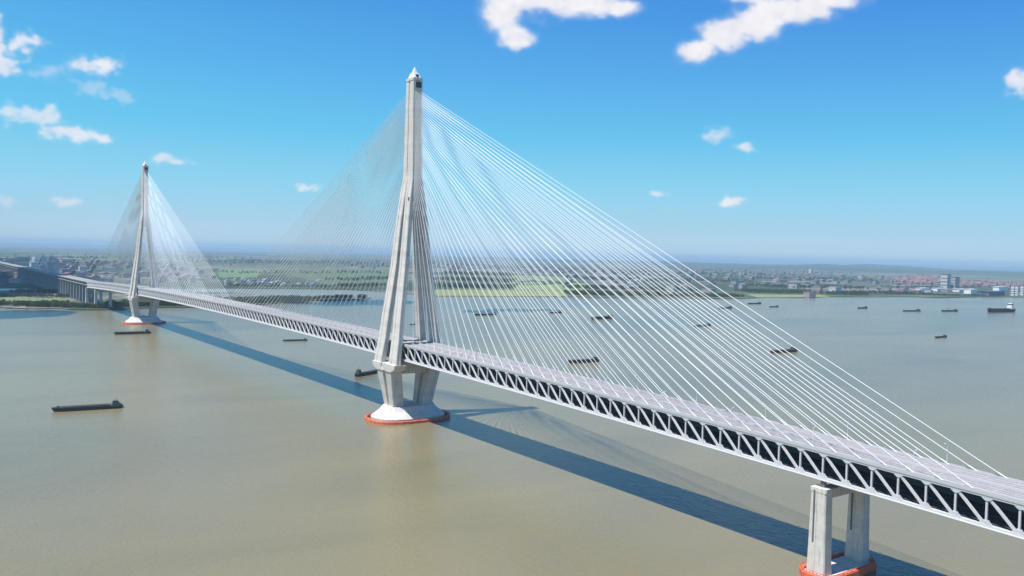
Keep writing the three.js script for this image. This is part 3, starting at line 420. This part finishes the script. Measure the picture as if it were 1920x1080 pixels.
barge(1338, 2262, 70, N - 0.1, 'grey boat just outside the cable fan near the far bank, upper of two', { v: 2, h: 3 });
barge(1012, 2477, 60, N, 'lone grey boat midway between the cable fan and the right edge', { v: 2, h: 3.4 });
barge(1172, 1890, 70, N, 'boat behind the last cables just left of the open water', { v: 2, h: 3 });
barge(680, 1215, 60, N, 'low boat behind the cables halfway between the largest barge and the outer cables', { v: 2, h: 2 });
barge(740, 165, 46, N - 0.2, 'low boat just left of the main span deck, beside the far shadow', { v: 2, h: 1.4, house: 2.6 });
// ---------------------------------------------------------------- woods and buildings on the land
const leafM = new THREE.MeshStandardMaterial({ color: new THREE.Color(0.055, 0.085, 0.035), roughness: 1, side: THREE.DoubleSide });
function treeGeo(seed) {                             // a tapered trunk and a crown of many small leaf clumps
  const r = rng(seed), t = [], g = [];
  g.push(new THREE.CylinderGeometry(0.02, 0.04, 0.5, 5).translate(0, 0.25, 0).toNonIndexed());
  for (let k = 0; k < 90; k++) {
    const a = r() * 6.283, u = Math.pow(r(), 0.5), h = 0.28 + 0.72 * r(), w = 0.42 * Math.sin(Math.PI * Math.min(1, 0.12 + (h - 0.25) * 1.1)) * u + 0.03, c = [Math.cos(a) * w, h, Math.sin(a) * w], s = 0.07 + 0.07 * r();
    const q = () => [c[0] + (r() - 0.5) * 2 * s, c[1] + (r() - 0.5) * 1.7 * s, c[2] + (r() - 0.5) * 2 * s];
    t.push(q(), q(), q(), q(), q(), q());
  }
  g.push(finish(t)); return mergeGeometries(g);
}
const trees = [treeGeo(1), treeGeo(2), treeGeo(3)];
{
  const r = rng(77), m4 = new THREE.Matrix4(), q = new THREE.Quaternion(), up = new THREE.Vector3(0, 1, 0), col = new THREE.Color();
  BELTS.forEach(([x0, z0, x1, z1, th, n, h], b) => {
    const im = new THREE.InstancedMesh(trees[b % 3], leafM, n); im.name = numbered('wood'); im.castShadow = im.receiveShadow = true;
    for (let i = 0; i < n; i++) {
      const t = r(), d = (r() + r() - 1) * th, l = Math.hypot(x1 - x0, z1 - z0), x = x0 + (x1 - x0) * t + d * (z1 - z0) / l * 1, z = z0 + (z1 - z0) * t - d * (x1 - x0) / l, s = h * (0.6 + 0.7 * r()), sw = s * (0.9 + 0.5 * r()) * (h > 15 ? 1.5 : 1);
      q.setFromAxisAngle(up, r() * 6.283); m4.compose(new THREE.Vector3(x, 2, z), q, new THREE.Vector3(sw, s, sw)); im.setMatrixAt(i, m4);
      const k = 0.65 + 0.7 * r(); im.setColorAt(i, col.setRGB(k * (0.85 + 0.4 * r()), k, k * 0.9));
    }
    im.userData.kind = 'stuff'; im.userData.label = b < 5 ? 'dark trees along the shore of the river island' : 'dark woods and tree belts on the far land'; im.frustumCulled = false; scene.add(im);
  });
}
const wallC = [[0.58, 0.565, 0.55], [0.46, 0.43, 0.41], [0.4, 0.35, 0.32], [0.72, 0.72, 0.72], [0.33, 0.325, 0.335], [0.5, 0.44, 0.42]].map((c) => new THREE.MeshStandardMaterial({ color: new THREE.Color(...c), roughness: 0.9 }));
const roofC = [[0.22, 0.11, 0.09], [0.18, 0.175, 0.18], [0.25, 0.13, 0.11], [0.42, 0.42, 0.44], [0.14, 0.17, 0.22], [0.27, 0.15, 0.13]].map((c) => new THREE.MeshStandardMaterial({ color: new THREE.Color(...c), roughness: 0.9 }));
const wallG = box(-0.5, 0, -0.5, 0.5, 1, 0.5);
const gableG = (() => { const A = [-0.54, 1, -0.54], B = [0.54, 1, -0.54], C = [0.54, 1, 0.54], D = [-0.54, 1, 0.54], E = [-0.5, 1.42, 0], F = [0.5, 1.42, 0]; return fixWinding(finish([A, E, F, A, F, B, D, C, F, D, F, E, A, D, E, B, F, C, A, B, C, A, C, D]), new THREE.Vector3(0, 1.15, 0)); })();
const flatG = fixWinding(mergeGeometries([box(-0.52, 1, -0.52, 0.52, 1.05, 0.52)]), new THREE.Vector3(0, 1.02, 0));
const bandG = mergeGeometries([0.2, 0.45, 0.7].map((y) => box(-0.504, y, -0.46, 0.504, y + 0.1, 0.46)).concat([0.2, 0.45, 0.7].map((y) => box(-0.46, y, -0.506, 0.46, y + 0.1, 0.506))));
function building(x, z, w, d, h, k, label, group, o = {}) {
  const B = thing(o.name || 'building', label, o.category || 'building', group);
  part('wall', wallG, o.wall || wallC[k], B); part('roof', o.flat ?? h > 13 ? flatG : gableG, o.roof || roofC[k], B);
  if (h > 9 && !o.blank) part('window_band', bandG, M.pane, B);
  B.scale.set(d, h, w); B.position.set(x, 2.1, z); B.rotation.y = o.turn ?? (hash(x, z) - 0.5) * 0.7; return B;
}
const say = (w, h, k) => (w > 55 ? 'wide ' : w < 30 ? 'small ' : '') + (h > 24 ? 'tall ' : h < 12 ? 'low ' : '') + ['off-white', 'beige', 'tan', 'white', 'grey', 'pinkish'][k] + (h > 13 ? ' flat-roofed block' : ' building with ' + ['red-brown', 'dark grey', 'reddish', 'pale grey', 'slate blue', 'red'][k] + ' roof');
for (const [x, z, w, d, h, k] of ZONE_CITY) building(x, z, w, d, h, k, say(w, h, k) + ', beyond the viaduct at far left', 'town buildings at far left');
for (const [x, z, w, d, h, k] of ZONE_VILLAGE) building(x, z, w, d, h, k % 2 ? 3 : k, say(w, h, k % 2 ? 3 : k).replace('block', 'house').replace('building', 'house') + ', ' + (x < 3050 ? 'front' : 'back') + ' ' + ['left', 'centre', 'right'][z < 860 ? 0 : z < 1060 ? 1 : 2] + ' of village between towers', 'village houses beyond the island', { name: 'house', category: 'house' });
for (const [x, z, w, d, h, k] of ZONE_SHORE) building(x, z, w, d, h, k, say(w, h, k) + ', near the right-hand shore', 'low buildings on the right shore');
for (const [x, z, w, d, h, k] of ZONE_TOWN) building(x, z, w, d, h, k, say(w, h, k) + ', in the town right of the cables', 'town blocks right of the cable fan');
for (const [x, z, w, d, h, k] of ZONE_FARM) building(x, z, w, d, h, k, say(w, h, k) + ', on green land behind the cables', 'farm buildings behind the cable fan');
const shed = (x, z, w, h, label, o = {}) => building(x, z, w, o.d || 40, h, 3, label, undefined, { name: 'warehouse', category: 'warehouse', roof: roofC[3], flat: true, blank: true, turn: 0.05, wall: M.shed, roof: M.shed, ...o });
shed(2006, 4776, 108, 20, 'long white shed, leftmost of the white row on the right shore'); shed(1987, 4927, 100, 19, 'low white shed second from left in the row on the right shore');
shed(1880, 5000, 134, 18, 'long low white shed in the middle of the row on the right shore'); shed(1700, 4753, 94, 27, 'tallest bright white shed at the right end of the shore row');
shed(1500, 4593, 215, 26, 'long dark blue-grey shed on the right shore', { wall: roofC[4], blank: true, roof: roofC[4] }); shed(1964, 5726, 142, 28, 'white shed standing behind the dark shed at far right');
[['white tower block touching the dark shed at the right edge', 1465, 4755, 17], ['thin white tower block, middle of three at the right edge', 1460, 4792, 11], ['white tower block cut by the right edge of the picture', 1485, 4925, 18]].forEach(([l, x, z, w]) => building(x, z, w, 16, 52, 3, l, undefined, { name: 'tower_block', category: 'tower block', turn: 0.05 }));
building(2291, 5623, 62, 45, 98, 0, 'tall pale block rising above the red roofs on the right', undefined, { name: 'tower_block', category: 'tower block', turn: 0.1 });
building(2282, 5727, 80, 45, 82, 1, 'broad pale block beside the tallest block above the red roofs', undefined, { name: 'tower_block', category: 'tower block', turn: 0.1 });
building(1625, 3037, 62, 30, 25, 5, 'pinkish building alone at the water edge right of the cables', undefined, { turn: 0.1 });
building(6865, 10657, 60, 40, 60, 3, 'lone white block far inland above the pinkish shore building', undefined, { turn: 0.1 });
building(5851, 290, 100, 60, 38, 3, 'broad white building at far left beyond the arch', undefined, { turn: 0.1 });
{ // far towns: many roofs that run together
  const r = rng(9), im = [], m4 = new THREE.Matrix4(), q = new THREE.Quaternion(), up = new THREE.Vector3(0, 1, 0), col = new THREE.Color();
  const spots = [], quad = (P, n, red) => { for (let i = 0; i < n; i++) { const u = r(), v = r(), f = (k) => (P[0][k] * (1 - u) + P[1][k] * u) * (1 - v) + (P[3][k] * (1 - u) + P[2][k] * u) * v; spots.push([f(0), f(1), 20 + 40 * r(), 8 + 16 * r(), red]); } };
  quad(RED.slice(0, 4), 300, 1); quad(RED.slice(4), 120, 1);
  quad([[3000, -700], [3200, 900], [8200, 1500], [8200, -900]], 300, 0); quad([[4000, 3500], [3000, 7000], [9000, 14000], [9500, 6000]], 380, 0); quad([[6500, 3000], [6000, 4500], [12000, 8000], [12000, 5000]], 90, 0);
  for (const kind of ['wall', 'roof']) {
    const m = new THREE.InstancedMesh(kind === 'wall' ? wallG : gableG, new THREE.MeshStandardMaterial({ color: new THREE.Color(1, 1, 1), roughness: 0.95 }), spots.length); m.name = numbered('far_town'); m.castShadow = m.receiveShadow = true;
    const r2 = rng(21);
    spots.forEach(([x, z, w, h, red], i) => { q.setFromAxisAngle(up, 0.6 * r2()); m4.compose(new THREE.Vector3(x, 2, z), q, new THREE.Vector3(w * 0.7, h, w)); m.setMatrixAt(i, m4); const k = 0.8 + 0.4 * r2(), p = r2(); m.setColorAt(i, kind === 'wall' ? (red ? col.setRGB(0.3 * k, 0.25 * k, 0.26 * k) : col.setRGB(0.27 * k, 0.26 * k, 0.27 * k)) : red ? col.setRGB(0.21 * k, 0.13 * k, 0.125 * k) : p > 0.5 ? col.setRGB(0.16 * k, 0.155 * k, 0.16 * k) : col.setRGB(0.2 * k, 0.14 * k, 0.13 * k)); });
    m.userData.kind = 'stuff'; m.userData.label = 'hazy roofs of far towns that run together'; scene.add(m);
  }
}
// ---------------------------------------------------------------- low clouds overhead, outside the picture, whose shadows lie on the far bank and the river
{
  const r = rng(31), H = 1600, mat = new THREE.MeshStandardMaterial({ color: new THREE.Color(0.9, 0.9, 0.92), roughness: 1 });
  for (const [gx, gz, lx, lz, n] of [[3050, -190, 760, 330, 60], [1560, -260, 100, 190, 30], [1790, 760, 110, 240, 26], [1300, 1050, 60, 190, 20]]) {
    const geos = [];
    for (let i = 0; i < n; i++) {
      const a = r() * 6.283, u = Math.sqrt(r()), s = Math.min(lx, lz) * (0.35 + 0.35 * r()), g = new THREE.IcosahedronGeometry(1, 3), p = g.attributes.position, ox = r() * 50;
      for (let k = 0; k < p.count; k++) { const q = 0.75 + 0.5 * fbm(p.getX(k) * 2 + ox + p.getY(k), p.getZ(k) * 2 + p.getY(k), 3); p.setXYZ(k, p.getX(k) * q, p.getY(k) * q * (p.getY(k) < 0 ? 0.3 : 0.8), p.getZ(k) * q); }
      g.scale(s * 1.25, s * 0.7, s); g.translate(gx + Math.cos(a) * u * lx * 0.85 + SUN_DIR.x / SUN_DIR.y * H, H + r() * 60, gz + Math.sin(a) * u * lz * 0.8 + SUN_DIR.z / SUN_DIR.y * H); g.computeVertexNormals(); geos.push(g);
    }
    const m = structure(numbered('cloud'), mergeGeometries(geos), mat, 'low fair-weather cloud shading the far bank');
  }
}
// ---------------------------------------------------------------- draw
const renderer = new THREE.WebGLRenderer({ antialias: true });
renderer.toneMapping = THREE.LinearToneMapping; renderer.toneMappingExposure = EXPOSURE;
renderer.shadowMap.enabled = true; renderer.shadowMap.type = THREE.PCFSoftShadowMap;
renderer.setSize(1024, 576);
renderer.render(scene, camera);
